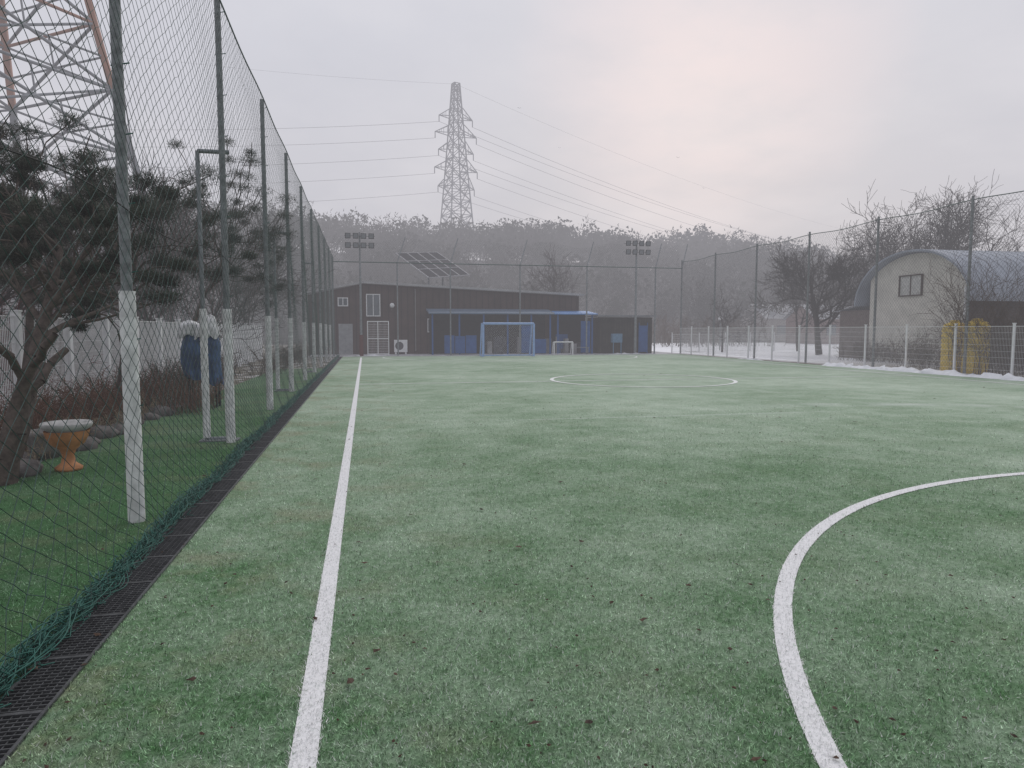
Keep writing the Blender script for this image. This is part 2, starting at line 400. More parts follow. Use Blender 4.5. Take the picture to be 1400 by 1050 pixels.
# ------------------------------------------------------------ floodlights
def floodlight(x,y,lean=0):
    a=[tubes('pole',[(x,y,0),(x,y,3)],[(x,y,3),(x,y,7.5)],[.09,.07],[.07,.05],M_galv,12),
       tubes('crossarms',[(x-.9,y-.05,6.72),(x-.9,y-.05,7.28)],[(x+.9,y-.05,6.72),(x+.9,y-.05,7.28)],.025,.025,M_galv,6)]
    V=[];F=[];G=[];GF=[]
    for row in (6.72,7.28):
        for i in range(4):
            cx=x-.69+i*.46; b=len(V)
            w,h=.16,.14
            front=[(cx-w,y-.30,row-h-.06),(cx+w,y-.30,row-h-.06),(cx+w,y-.38,row+h-.02),(cx-w,y-.38,row+h-.02)]
            back=[(cx-w*.5,y-.08,row-h*.5),(cx+w*.5,y-.08,row-h*.5),(cx+w*.5,y-.1,row+h*.6),(cx-w*.5,y-.1,row+h*.6)]
            V+=front+back
            F+=[(b+4,b+5,b+6,b+7),(b,b+4,b+7,b+3),(b+1,b+2,b+6,b+5),(b+2,b+3,b+7,b+6),(b,b+1,b+5,b+4)]
            g=len(G); G+=[((p[0]-cx)*.8+cx,p[1]+.006,(p[2]-row)*.8+row) for p in front]; GF.append((g,g+1,g+2,g+3))
    a+=[mesh_py('lamp_heads',V,F,M_dark),mesh_py('lamp_glass',G,GF,mat('lamp_glass',(.20,.21,.23),.2,.1,3))]
    return group('floodlight_pole',a)
floodlight(-.24,43.7); floodlight(17.6,43.7)
tubes('red_pole_guard',[(-.24,43.7,0)],[(-.24,43.7,1.3)],.13,.13,mat('red_brown',(.10,.035,.03),.6),12)

# ------------------------------------------------------------ long brown building
Yb=47.0
def roofz(X):
    return 3.85+(X+3.6)/3.5*.77 if X<-.1 else 4.62-(X+.1)/14.8*.67
V=[];F=[]
xs=[-3.6,-.1,14.7]
for Y in (Yb,Yb+8):
    for X in xs: V.append((X,Y,-.02))
    for X in xs: V.append((X,Y,roofz(X)))
F=[(0,1,4,3),(1,2,5,4),(7,6,9,10),(8,7,10,11),(0,3,9,6),(2,8,11,5)]
walls=mesh_py('walls',V,F,M_brown)
bat=[]
X=-3.5
while X<14.7:
    bat.append((X-.025,X+.025,Yb-.04,Yb-.002,0,roofz(X)-.04)); X+=.42
batt=boxes('battens',bat,mat('siding_batten',(.038,.026,.024),.6,.3,1.2))
V=[];F=[]
for X in (-4.0,-.1,15.0):
    z=roofz(max(-3.6,min(14.7,X)))
    V+=[(X,Yb-.35,z+.02),(X,Yb+8.3,z+.02),(X,Yb-.35,z+.16),(X,Yb+8.3,z+.16)]
for i in range(2):
    b=i*4; F+=[(b+2,b+6,b+7,b+3),(b,b+1,b+5,b+4),(b,b+4,b+6,b+2),(b+1,b+3,b+7,b+5)]
F+=[(0,2,3,1),(8,9,11,10)]
rf=mesh_py('roof',V,F,mat('light_fascia',(.36,.36,.37),.5,.2,1.5))
def window(x0,x1,z0,z1,y=Yb,mull=1):
    f=.06
    L=[(x0-f,x1+f,y-.09,y-.045,z0-f,z0),(x0-f,x1+f,y-.09,y-.045,z1,z1+f),(x0-f,x0,y-.09,y-.045,z0,z1),(x1,x1+f,y-.09,y-.045,z0,z1)]
    for i in range(mull):
        c=x0+(x1-x0)*(i+1)/(mull+1); L.append((c-.025,c+.025,y-.085,y-.05,z0,z1))
    return [boxes('window_frame',L,M_white),boxes('window_glass',[(x0,x1,y-.06,y-.044,z0,z1)],M_glass)]
wn=window(.15,.95,2.55,3.9)+window(-1.66,-1.12,3.2,3.65)+window(4.15,4.85,1.5,2.3)
door=boxes('door',[(-1.7,-.8,Yb-.07,Yb-.045,0,2.0)],mat('door_grey',(.25,.26,.27),.5))
pipe2=tubes('downpipe',[(3.3,Yb-.1,.2)],[(3.3,Yb-.1,4.3)],.04,.04,mat('grey_pipe',(.2,.19,.19)),8)
group('brown_building',[walls,batt,rf,door,pipe2]+wn)

def shed(name,x0,x1,y0,y1,zf,zb,roofm,wallm,posts,panels,back=True):
    V=[(x0-.2,y0-.25,zf),(x1+.2,y0-.25,zf),(x1+.2,y1,zb),(x0-.2,y1,zb)]
    V+=[(a,b,c+.07) for a,b,c in V]
    r_=mesh_py('roof',V,[(0,1,2,3)[::-1],(4,5,6,7),(0,1,5,4),(1,2,6,5),(2,3,7,6),(3,0,4,7)],roofm)
    p=boxes('posts',[(q-.05,q+.05,y0,y0+.1,0,zf-.01) for q in posts],M_blue)
    w=boxes('panels',panels,wallm)
    L=[r_,p,w]
    if back: L.append(boxes('back_wall',[(x0,x1,y1-.1,y1-.05,0,zb-.02),(x0,x0+.05,y0+.4,y1-.12,0,zf-.05)],M_dark))
    return group(name,L)
bp=[]
for (a,b,z) in ((5.0,5.65,1.25),(5.7,6.35,1.2),(6.4,7.1,1.25)): bp.append((a,b,44.9,44.95,.08,z))
bp+=[(10.1,10.75,44.9,44.95,.08,1.9),(14.2,14.85,44.9,44.95,.08,2.2),(10.9,11.8,44.92,44.97,.05,1.0)]
shed('blue_lean_to',4.2,12.2,45,46.85,2.62,2.95,mat('blue_grey_roof',(.10,.15,.22),.5,.2,1),M_blue,[4.25,6.0,7.6,9.2,10.8,12.1],bp)
shed('blue_lean_to',12.5,15.1,44.9,46.85,2.62,2.85,mat('bright_blue_roof',(.08,.22,.50),.5,.2,1),M_blue,[12.6,15.0],[(12.6,13.6,46,46.05,0,1.3)])
dk=[(15.5,19.3,44.9,44.96,0,2.45),(19.24,19.3,44.97,47.5,0,2.45),(15.5,15.56,44.97,47.5,0,2.45)]
sd=boxes('walls',dk,mat('dark_timber',(.040,.037,.033),.8,.5,2))
bt=boxes('boards',[(15.5+i*.2,15.5+i*.2+.02,44.875,44.898,0,2.4) for i in range(19)],M_dark)
rr=boxes('roof',[(15.3,19.5,44.6,47.7,2.5,2.6)],M_roof)
dd=boxes('electrical_cabinet',[(16.3,17.0,44.5,44.85,.75,1.35),(16.35,16.4,44.52,44.56,0,.75),(16.9,16.95,44.52,44.56,0,.75)],mat('cabinet_blue',(.12,.22,.33),.5))
group('timber_shed',[sd,bt,rr])
boxes('blue_gate',[(18.35,18.9,44.8,44.86,.1,1.9),(18.3,18.34,44.8,44.86,0,2.1),(18.91,18.95,44.8,44.86,0,2.1)],M_blue)
r=random.Random(5)
L=[];L2=[]
for i in range(22):
    X=r.uniform(7.4,15);w=r.uniform(.2,.5);h=r.uniform(.3,1.2);Y=r.uniform(45.2,46.2)
    (L if r.random()<.6 else L2).append((X,X+w,Y,Y+.4,0,h))
boxes('stacked_crates',L,mat('crate',(.07,.075,.09),.7,.5,2)); boxes('stored_boxes',L2,mat('pale_box',(.22,.22,.23),.7,.4,2))
group('bench',[boxes('seat',[(13.4,14.6,44.3,44.6,.42,.46)],M_galv),boxes('legs',[(13.45,13.5,44.32,44.58,0,.42),(14.5,14.55,44.32,44.58,0,.42)],M_galv)])
ac=boxes('casing',[(1.85,2.7,46.1,46.45,.15,.95),(1.9,2.0,46.15,46.4,0,.15),(2.55,2.65,46.15,46.4,0,.15)],M_white)
V=[]
for i in range(24): a=2*math.pi*i/24; V.append((2.18+.27*math.cos(a),46.09,.56+.27*math.sin(a)))
fan=mesh_py('fan_grille',V,[tuple(range(24))],mat('fan_dark',(.09,.09,.1)))
group('air_conditioner_unit',[ac,fan])
L=[(.12,.17,43.95,44.0,0,2.15),(1.4,1.45,43.95,44.0,0,2.15),(.17,1.4,43.96,43.99,2.1,2.15),(.17,1.4,43.96,43.99,.08,.13),(.17,1.4,43.96,43.99,1.05,1.09),(.75,.79,43.96,43.99,.13,2.1)]
L+=[(.2+i*.075,.208+i*.075,43.97,43.98,.13,2.1) for i in range(16)]
L+=[(.17,1.4,43.981,43.987,.13+j*.15,.138+j*.15) for j in range(13)]
boxes('white_gate',L,M_white)
group('globe_lamp',[revolve('globe',[(.001,-.16),(.11,-.12),(.16,0),(.11,.12),(.001,.16)],(1.75,46.3,3.2),M_white,16),tubes('bracket',[(1.75,46.3,3.05)],[(1.75,46.9,2.9)],.02,.02,M_galv,6)])
group('globe_lamp',[revolve('globe',[(.001,-.16),(.11,-.12),(.17,0),(.11,.12),(.001,.16)],(27.4,50.4,2.5),M_white,16),tubes('post',[(27.4,50.4,0)],[(27.4,50.4,2.4)],.04,.03,M_galv,6)])
# solar rack
O=np.array([4.49,50.15,5.28]);e1=np.array([-2.2,2.5,1.95]);e2=np.array([3.4,3.4,.52])
nr=np.cross(e2,e1);nr/=np.linalg.norm(nr)
V=[];F=[]
for i in range(4):
    for j in range(3):
        a0,a1=(i+.06)/4,(i+.94)/4;b0,b1=(j+.06)/3,(j+.94)/3;b=len(V)
        c4=[O+e2*a0+e1*b0,O+e2*a1+e1*b0,O+e2*a1+e1*b1,O+e2*a0+e1*b1]
        V+=[tuple(c) for c in c4]+[tuple(c+nr*.05) for c in c4]
        F+=[(b,b+1,b+2,b+3),(b+4,b+5,b+6,b+7),(b,b+1,b+5,b+4),(b+1,b+2,b+6,b+5),(b+2,b+3,b+7,b+6),(b+3,b,b+4,b+7)]
pn=mesh_py('panels',V,F,mat('solar_cells',(.045,.045,.052),.75,.2,2,spec=.05))
P0=[];P1=[]
for i in range(5): P0.append(O+e2*i/4+nr*.03);P1.append(O+e2*i/4+e1+nr*.03)
for j in range(4): P0.append(O+e1*j/3+nr*.03);P1.append(O+e1*j/3+e2+nr*.03)
fr=tubes('purlins',P0,P1,.05,.05,mat('pale_steel',(.33,.33,.35),.5),4)
C=O+e1*.45+e2*.35; C2=O+e1*.45+e2*.7
pt=tubes('posts',[C,C2],[(C[0],C[1],3.9),(C2[0],C2[1],3.9)],.07,.07,M_galv,8)
group('solar_panel_rack',[pn,fr,pt])

# ------------------------------------------------------------ arched house on the right
M_cream=mat('cream_wall',(.55,.53,.48),.85,.15,1.5)
yc=30.1
def archz(Y,hw=3.75,z0=2.9,hh=2.6):
    t=max(-1,min(1,(Y-yc)/hw)); return z0+hh*math.sqrt(max(0,1-t*t))
K=24
ysn=[27.0+6.2*i/K for i in range(K+1)]
V=[(26.9,Y,-.02) for Y in ysn]+[(26.9,Y,archz(Y,3.7,2.85,2.55)) for Y in ysn]
F=[(i,i+1,K+2+i,K+1+i) for i in range(K)]
gw=mesh_py('gable_wall',V,F,M_cream)
sw=boxes('side_walls',[(26.92,41,27.0,27.1,0,3.9),(26.92,41,33.1,33.2,0,3.9)],mat('side_wall',(.075,.055,.05),.8,.3,1.5))
V=[];F=[];K=28
for X in (26.45,41.5):
    for hw,z0,hh in ((3.8,2.9,2.66),(3.7,2.9,2.56)):
        for i in range(K+1):
            a=math.pi*i/K; V.append((X,yc+hw*math.cos(a),z0+hh*math.sin(a)))
n=K+1
for i in range(K):
    F.append((i,i+1,2*n+i+1,2*n+i)); F.append((n+i,3*n+i,3*n+i+1,n+i+1)); F.append((i,n+i,n+i+1,i+1)); F.append((2*n+i,2*n+i+1,3*n+i+1,3*n+i))
ar=mesh_py('arched_roof',V,F,mat('blue_grey_metal',(.27,.30,.35),.55,.15,1))
P0=[];P1=[]
for X in np.arange(26.6,41.4,.55):
    for i in range(K):
        a=math.pi*i/K;b=math.pi*(i+1)/K
        P0.append((X,yc+3.805*math.cos(a),2.9+2.665*math.sin(a)));P1.append((X,yc+3.805*math.cos(b),2.9+2.665*math.sin(b)))
rib=tubes('roof_ribs',P0,P1,.018,.018,MC['blue_grey_metal'],4)
f=.06
y0,y1,z0,z1=29.6,31.0,3.35,4.3
L=[(26.80,26.89,y0-f,y1+f,z0-f,z0),(26.80,26.89,y0-f,y1+f,z1,z1+f),(26.80,26.89,y0-f,y0,z0,z1),(26.80,26.89,y1,y1+f,z0,z1),(26.82,26.88,(y0+y1)/2-.02,(y0+y1)/2+.02,z0,z1)]
wf=boxes('window_frame',L,mat('brown_frame',(.08,.06,.05)))
wg=boxes('window_glass',[(26.86,26.885,y0,y1,z0,z1)],mat('curtained_glass',(.45,.45,.43),.3))
ex=boxes('annex',[(27.2,32,33.3,36,0,2.7)],mat('annex_wall',(.16,.13,.12)))
exr=mesh_py('annex_roof',[(27,33.2,3.1),(32.2,33.2,3.1),(32.2,36.4,2.65),(27,36.4,2.65)],[(0,1,2,3)],M_roof)
gutter=tubes('downpipe',[(26.8,26.95,0)],[(26.8,26.95,3.6)],.05,.05,M_white,8)
group('arched_roof_house',[gw,sw,ar,rib,wf,wg,ex,exr,gutter])
def gable_house(x,y,w,dp,h,rh,wm):
    V=[(x,y,0),(x+w,y,0),(x+w,y+dp,0),(x,y+dp,0),(x,y,h),(x+w,y,h),(x+w,y+dp,h),(x,y+dp,h),(x,y+dp/2,h+rh),(x+w,y+dp/2,h+rh)]
    a=mesh_py('walls',V,[(0,1,5,4),(1,2,6,9,5),(2,3,7,6),(3,0,4,8,7)],wm)
    o=.4
    V=[(x-o,y-o,h-.1),(x+w+o,y-o,h-.1),(x+w+o,y+dp/2,h+rh+.1),(x-o,y+dp/2,h+rh+.1),(x+w+o,y+dp+o,h-.1),(x-o,y+dp+o,h-.1)]
    b=mesh_py('roof',V,[(0,1,2,3),(3,2,4,5)],M_roof)
    c=boxes('windows',[(x+w*.15,x+w*.3,y-.06,y-.01,1,2.2),(x+w*.6,x+w*.8,y-.06,y-.01,1,2.2)],M_glass)
    return group('farm_house',[a,b,c])
gable_house(53,85,11,7,3.2,1.9,mat('house_wall',(.30,.28,.27)))
gable_house(50,70,8,6,2.9,1.6,mat('house_wall_red',(.16,.10,.09)))
gable_house(70,80,10,7,3.2,1.8,MC['house_wall'])

M_yel=mat('yellow_plastic',(.72,.50,.04),.45,.15,4)
def tank(x,y,r_,h):
    pr=[(.001,0),(r_,0)]
    k=9
    for i in range(k):
        z=.08+(h-.35)*i/k; pr+=[(r_,z),(r_*1.04,z+.04),(r_*1.04,z+.10),(r_,z+.14)]
    pr+=[(r_,h-.25),(r_*.85,h-.1),(r_*.4,h-.03),(r_*.4,h+.04),(.001,h+.05)]
    return group('yellow_water_tank',[revolve('tank_body',pr,(x,y,0),M_yel,28)])
tank(21.75,22.25,.42,1.92); tank(21.8,21.35,.42,1.97)

# ------------------------------------------------------------ pylons
def pylon(name,c,H,w0,w1,zb,rot,arms,rl,rb,nsec,bands=False):
    cx,cy=c; P0=[];P1=[];R=[]
    def W(z):
        f=(z-zb)/(H-zb)
        return w0+(w1-w0)*(f**.8)
    def corner(k,z):
        a=rot+math.pi/4+k*math.pi/2; w=W(z)*math.sqrt(2)/2; return (cx+w*math.cos(a),cy+w*math.sin(a),z)
    def add(a,b,r): P0.append(a);P1.append(b);R.append(r)
    zs=[zb+(H-zb)*(1-(1-i/nsec)**1.25) for i in range(nsec+1)]
    mid=lambda a,b:tuple((a[i]+b[i])/2 for i in range(3))
    for i in range(nsec):
        for k in range(4):
            a,b=corner(k,zs[i]),corner(k,zs[i+1]); c2,d2=corner((k+1)%4,zs[i]),corner((k+1)%4,zs[i+1])
            add(a,b,rl); add(a,d2,rb); add(c2,b,rb); add(b,d2,rb)
            if W(zs[i])>3.5:
                m=mid(mid(a,d2),mid(c2,b)); add(mid(a,b),m,rb*.7); add(mid(c2,d2),m,rb*.7); add(mid(b,d2),m,rb*.6)
    ends=[]
    ax=(math.cos(rot),math.sin(rot))
    for (z,ln) in arms:
        for s in (-1,1):
            w=W(z)/2; tip=(cx+s*ax[0]*(ln),cy+s*ax[1]*(ln),z)
            for q in (-1,1):
                bx_=(cx+s*ax[0]*w-q*ax[1]*w,cy+s*ax[1]*w+q*ax[0]*w)
                add((*bx_,z),tip,rb); add((*bx_,z+1.5*w0/8+.5),tip,rb)
                for f in (.33,.66):
                    a=tuple(np.array((*bx_,z))*(1-f)+np.array(tip)*f); b=tuple(np.array((*bx_,z+1.5*w0/8+.5))*(1-f)+np.array(tip)*f); add(a,b,rb*.6)
            low=(tip[0],tip[1],z-1.4); add(tip,low,rb*1.3); ends.append(low)
    P0=np.array(P0);P1=np.array(P1);R=np.array(R)
    if bands:
        zm=(P0[:,2]+P1[:,2])/2; hor=np.abs(P0[:,2]-P1[:,2])<.01
        o=(zm>18.3)&(zm<25)&((R>.2)|(hor&(R>.09)))
        L=[tubes('steel_members',P0[~o],P1[~o],R[~o],R[~o],M_steel,4),tubes('orange_members',P0[o],P1[o],R[o],R[o],M_orange,4)]
    else: L=[tubes('lattice',P0,P1,R,R,M_steel,4)]
    group(name,L); return ends
e_far=pylon('transmission_tower',(20.7,159.2),56.5,8.4,1.3,10,.35,[(49.0,4.2),(45.3,5.2),(41.6,4.4),(37.6,5.4),(33.6,4.6)],.19,.10,16)
e_near=pylon('transmission_tower',(-23.5,50.7),44,17.5,3.0,0,.95,[(30,7.5),(35,8.5),(40,7.5)],.27,.105,12,bands=True)
P0=[];P1=[]
def wire(a,b,sag,n=36):
    a=np.array(a,float);b=np.array(b,float);pts=[]
    for i in range(n+1):
        f=i/n;p=a+(b-a)*f;p[2]-=sag*4*f*(1-f);pts.append(p)
    for i in range(n): P0.append(pts[i]);P1.append(pts[i+1])
for i in range(0,10):
    a=e_far[i]; s=-1 if i%2==0 else 1
    if i%2==0: wire(a,(-230,150+s*5,a[2]+2+(i%4)*.5),9)
    if i not in (2,6): wire(a,(371+s*4,330+s*6,36+(a[2]-36)*.7),16,60)
tubes('power_lines',P0,P1,.036,.036,M_wire,4)
P0=[];P1=[]
wire((20.7,159.2,56.4),(371,330,50),14,60); wire((20.7,159.2,56.4),(-60,156,57),1)
tubes('earth_wire',P0,P1,.018,.018,M_wire,4)
P0=[];P1=[]
wire((-14.5,35,25),(-11.3,34,22.2),1.2,14); wire((-18,42,24),(-11.3,34,21),2.6,20); wire((-11.3,34,22.2),(-9.5,36,0.5),-.6,20)
wire((-18,42,26),(-9.6,33,23),2.4,20); wire((-24,50,38),(-9,18,15),1,20)
tubes('slack_cables',P0,P1,.03,.03,M_wire,4)
revolve('insulator_string',[(.02,0)]+sum([[(.05,.15*i+.02),(.20,.15*i+.06),(.05,.15*i+.1)] for i in range(9)],[])+[(.02,1.4)],(-11.3,34,21.2),mat('insulator',(.2,.19,.19)),12)

def bird(x,y,z,s):
    V=[(0,-.5,0),(0,.5,.05),(-.1,0,.1),(.1,0,.1),(0,0,-.1),(-1,-.1,.35),(1,-.1,.3),(-.5,.15,.2),(.5,.15,.2),(-.5,-.2,.22),(.5,-.2,.22)]
    V=[(x+a*s,y+b*s,z+c*s) for a,b,c in V]
    mesh_py('bird',V,[(0,2,4),(0,4,3),(0,3,2),(1,4,2),(1,3,4),(1,2,3),(2,7,9),(7,5,9),(3,10,8),(8,10,6)],M_dark)
bird(21.6,97.5,32.5,.32); bird(43,92,25.5,.3); bird(47,92,21.5,.25); bird(27,96,27,.22)

# ------------------------------------------------------------ vegetation
def tree_segs(base,height,spread,seed,lv=4,tr=.15,trunk=.25,kids=(9,7,5,4),up=.25,rmin=.011,lean=(0,0),jit=.22):
    r=random.Random(seed); A=[];B=[];Ra=[];Rb=[]; tips=[]
    def grow(p,d,l,rad,level):
        ns=5 if level==0 else 3
        pts=[p];dirs=[d]
        for i in range(ns):
            j=.10 if level==0 else jit
            d=(d+Vector((r.gauss(0,j),r.gauss(0,j),r.gauss(0,j)+(up*.35 if level else 0)))).normalized()
            q=p+d*(l/ns); ra=max(rmin,rad*(1-.75*i/ns)); rb_=max(rmin*.8,rad*(1-.75*(i+1)/ns))
            A.append(p[:]);B.append(q[:]);Ra.append(ra);Rb.append(rb_); p=q; pts.append(p);dirs.append(d)
            if level>=lv and i>0: tips.append(q[:])
        if level>=lv: return
        nk=kids[min(level,len(kids)-1)]
        for k in range(nk):
            f=(trunk+(1-trunk)*(k+r.random()*.8)/nk) if level==0 else (.25+.75*(k+r.random())/nk)
            f=min(f,.999); i=int(f*ns); q=pts[i].lerp(pts[i+1],f*ns-i); dd=dirs[i]
            ang=r.uniform(.5,1.1)*(spread if level==0 else 1); az=r.uniform(0,6.283)
            e=dd.orthogonal().normalized(); g=dd.cross(e); side=e*math.cos(az)+g*math.sin(az)
            nd=(dd*math.cos(ang)+side*math.sin(ang)).normalized()
            ll=l*(r.uniform(.5,.8) if level else r.uniform(.5,.72)*(1.1-.5*f))
            grow(q,nd,ll,max(rmin,rad*(1-.7*f)*.6),level+1)
    grow(Vector(base),Vector((lean[0],lean[1],1)).normalized(),height*.8,tr,0)
    return A,B,Ra,Rb,tips
def bare_tree(name,base,h,seed,**k):
    A,B,a,b,t=tree_segs(base,h,k.pop('spread',1.0),seed,**k)
    return tubes(name,A,B,a,b,M_twig,4)
bare_tree('bare_tree',(28.7,39.9,0),6.4,11,spread=1.15,tr=.22,trunk=.22,kids=(12,7,6,4),rmin=.012)
bare_tree('bare_tree',(43.5,42.5,0),10.0,12,spread=.95,tr=.3,trunk=.3,kids=(12,8,6,4),rmin=.013)
bare_tree('bare_tree',(38.0,43.0,0),8.6,13,spread=1.0,tr=.26,trunk=.3,kids=(11,8,5,4),rmin=.013)
bare_tree('bare_tree',(49,38,0),9.5,14,spread=1.0,tr=.26,trunk=.3,kids=(11,7,5,4),rmin=.013)
bare_tree('bare_tree',(25.2,46,0),3.6,15,tr=.09,kids=(8,6,4),lv=3,rmin=.012)
bare_tree('bare_tree',(32,47,0),5.0,16,tr=.12,kids=(9,6,4),lv=3,rmin=.012)
bare_tree('bare_tree',(17.0,58,0),7.2,17,tr=.12,kids=(10,7,5),lv=3,rmin=.014)
bare_tree('bare_tree',(35,38,0),6.5,18,tr=.13,kids=(9,7,5),lv=3,rmin=.014)
for i,(X,Y,h) in enumerate([(-7.2,26,5.2),(-9,30,6.8),(-7.5,36,6.5),(-11,24,5.6),(-10.5,41,7.8),(-6.8,46,7.2),(-14,34,7.4),(-8.2,17,4.8)]):
    bare_tree('bare_tree',(X,Y,0),h,30+i,tr=.13,trunk=.12,kids=(11,7,5,3),rmin=.010)
def thicket(name,x0,x1,y0,y1,h,n,seed,m,rad=.008,spreadr=.35):
    r=random.Random(seed);A=[];B=[];R=[]
    for i in range(n):
        p=Vector((r.uniform(x0,x1),r.uniform(y0,y1),0)); d=Vector((r.gauss(0,spreadr),r.gauss(0,spreadr),1)).normalized(); hh=h*r.uniform(.4,1.1)
        k=5
        for j in range(k):
            q=p+d*hh/k; A.append(p[:]);B.append(q[:]);R.append(rad*(1-.12*j))
            if j>0:
                for s in range(3):
                    e=(d+Vector((r.gauss(0,.8),r.gauss(0,.8),r.gauss(0,.5)))).normalized(); t=p.lerp(q,r.random())
                    w=t+e*hh*.18*r.uniform(.5,1.2); A.append(t[:]);B.append(w[:]);R.append(rad*.6)
                    e2=(e+Vector((r.gauss(0,.6),r.gauss(0,.6),r.gauss(0,.4)))).normalized(); A.append(w[:]);B.append((w+e2*hh*.12)[:]);R.append(rad*.45)
            p=q; d=(d+Vector((r.gauss(0,.22),r.gauss(0,.22),r.gauss(0,.1)))).normalized()
    return tubes(name,A,B,R,np.array(R)*.7,m,3)
M_vine=mat('vine_brown',(.085,.06,.046),.9,.4,3)
M_redtwig=mat('red_twigs',(.14,.078,.055),.9,.5,5)
M_dry=mat('dry_grass',(.27,.22,.15),.9,.35,6)
thicket('climbing_vine',21.2,22.0,19.6,22,3.9,90,1,M_vine,.010,.12)
thicket('thicket',22.4,26,15,26,1.8,600,2,M_vine,.011)
thicket('thicket',24.5,26.5,26.5,33,1.1,220,3,M_vine,.011)
thicket('thicket',23,26,17,22.5,3.4,90,33,M_vine,.012)
thicket('thicket',-5.2,-4.1,9.8,16,.80,480,4,M_redtwig,.007,.5)
thicket('thicket',-5.3,-4.3,16,26,.9,330,5,M_vine,.008,.5)
thicket('dry_grass_clump',-5.5,-3.8,9,18,.42,700,6,M_dry,.005,.6)
thicket('thicket',-14,-7.0,14,22,2.0,260,7,M_vine,.010,.4)
thicket('thicket',-14,-6.8,22,44,2.2,420,8,M_vine,.012,.4)
thicket('red_shrub',-8.5,-6.6,12,17,2.5,90,9,mat('crimson_twigs',(.16,.045,.045),.9,.3,4),.008,.3)
thicket('thicket',-3.9,-2.9,24,43,1.0,160,10,M_vine,.010,.4)

def needles(name,cent,m,n,rad,ln,wd,seed,squash=.55):
    g=np.random.default_rng(seed); cent=np.array(cent); cent=cent[g.random(len(cent))<.58]; k=len(cent)
    idx=g.integers(0,k,n); off=g.normal(0,1,(n,3)); off/=np.linalg.norm(off,axis=1,keepdims=True)
    off*=(g.random((n,1))**.6)*rad*g.uniform(.6,1.3,(k,1))[idx]; off[:,2]*=squash
    p=cent[idx]+off; dr=off/rad*.6+g.normal(0,.5,(n,3)); dr[:,2]+=.3; dr/=np.linalg.norm(dr,axis=1,keepdims=True)
    sd=np.cross(dr,g.normal(0,1,(n,3))); sd/=np.linalg.norm(sd,axis=1,keepdims=True)
    l=ln*g.uniform(.6,1.2,(n,1)); V=np.stack([p-sd*wd,p+sd*wd,p+dr*l],1)
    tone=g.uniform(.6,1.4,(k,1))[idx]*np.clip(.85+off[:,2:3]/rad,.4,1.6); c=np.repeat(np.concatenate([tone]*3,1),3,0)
    return mesh_np(name,V.reshape(-1,3),np.arange(3*n).reshape(-1,3),m,c)
M_pine=mat('pine_needles',(.052,.060,.044),.8,.3,2,vcol=True)
def pine(base,h,seed,lean=(0,0),tr=.14,nn=42000,rad=.22,spread=1.2,trunk=.55,kids=(12,5,4),ln=.085,wd=.005,up=.3):
    A,B,a,b,t=tree_segs(base,h,spread,seed,lv=2,tr=tr,trunk=trunk,kids=kids,up=up,rmin=.010,lean=lean)
    tr_=tubes('trunk_and_limbs',A,B,a,b,M_bark,7)
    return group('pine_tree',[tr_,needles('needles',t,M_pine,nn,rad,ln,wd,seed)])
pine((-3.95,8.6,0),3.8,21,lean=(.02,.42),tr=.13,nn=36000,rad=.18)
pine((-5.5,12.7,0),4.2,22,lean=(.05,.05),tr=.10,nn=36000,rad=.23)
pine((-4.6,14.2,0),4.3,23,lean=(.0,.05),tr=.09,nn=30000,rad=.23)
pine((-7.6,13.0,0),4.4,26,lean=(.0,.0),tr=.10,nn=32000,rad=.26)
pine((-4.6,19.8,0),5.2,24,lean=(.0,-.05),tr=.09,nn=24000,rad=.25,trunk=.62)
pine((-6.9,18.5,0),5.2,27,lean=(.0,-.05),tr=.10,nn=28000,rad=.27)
A,B,a,b,t=tree_segs((-3.75,8.1,0),1.75,.8,77,lv=1,tr=.15,trunk=.5,kids=(4,),rmin=.04,lean=(.16,.1))
tubes('pruned_trunk',A,B,np.array(a)*1.1,np.array(b)*1.1,M_bark,9)

M_terra=mat('terracotta',(.42,.19,.08),.6,.3,9)
k=.85
urn=revolve('urn_body',[(a*k,b*k) for a,b in [(.001,0),(.16,0),(.17,.04),(.09,.10),(.07,.20),(.10,.28),(.20,.36),(.25,.46),(.27,.54)]],(-3.35,8.75,0),M_terra,28)
bas=revolve('rim_basin',[(a*k,b*k) for a,b in [(.22,.53),(.29,.58),(.31,.63),(.30,.65),(.26,.63),(.20,.60),(.001,.59)]],(-3.35,8.75,0),mat('pale_stone',(.42,.42,.41),.7,.25,9),28)
group('garden_urn',[urn,bas])
M_pot=mat('grey_pot',(.20,.19,.18),.8,.35,8)
for X,Y,s_ in ((-3.95,9.7,1.0),(-4.1,10.9,.8)):
    revolve('stone_pot',[(a*s_,b*s_) for a,b in [(.001,0),(.15,0),(.20,.12),(.23,.28),(.25,.30),(.25,.34),(.21,.34),(.20,.28),(.001,.27)]],(X,Y,0),M_pot,20,.04,3)
rk=random.Random(4)
for i in range(17):
    X=-3.95+rk.uniform(-.25,.2);Y=7.4+i*.55+rk.uniform(-.15,.15);q=rk.uniform(.11,.23)
    revolve('rock',[(.001,-.02),(q,0),(q*1.15,q*.4),(q*.8,q*.8),(.001,q)],(X,Y,-.02),mat('stone',(.13,.12,.115),.9,.45,9,bump=.5),12,.45,i)
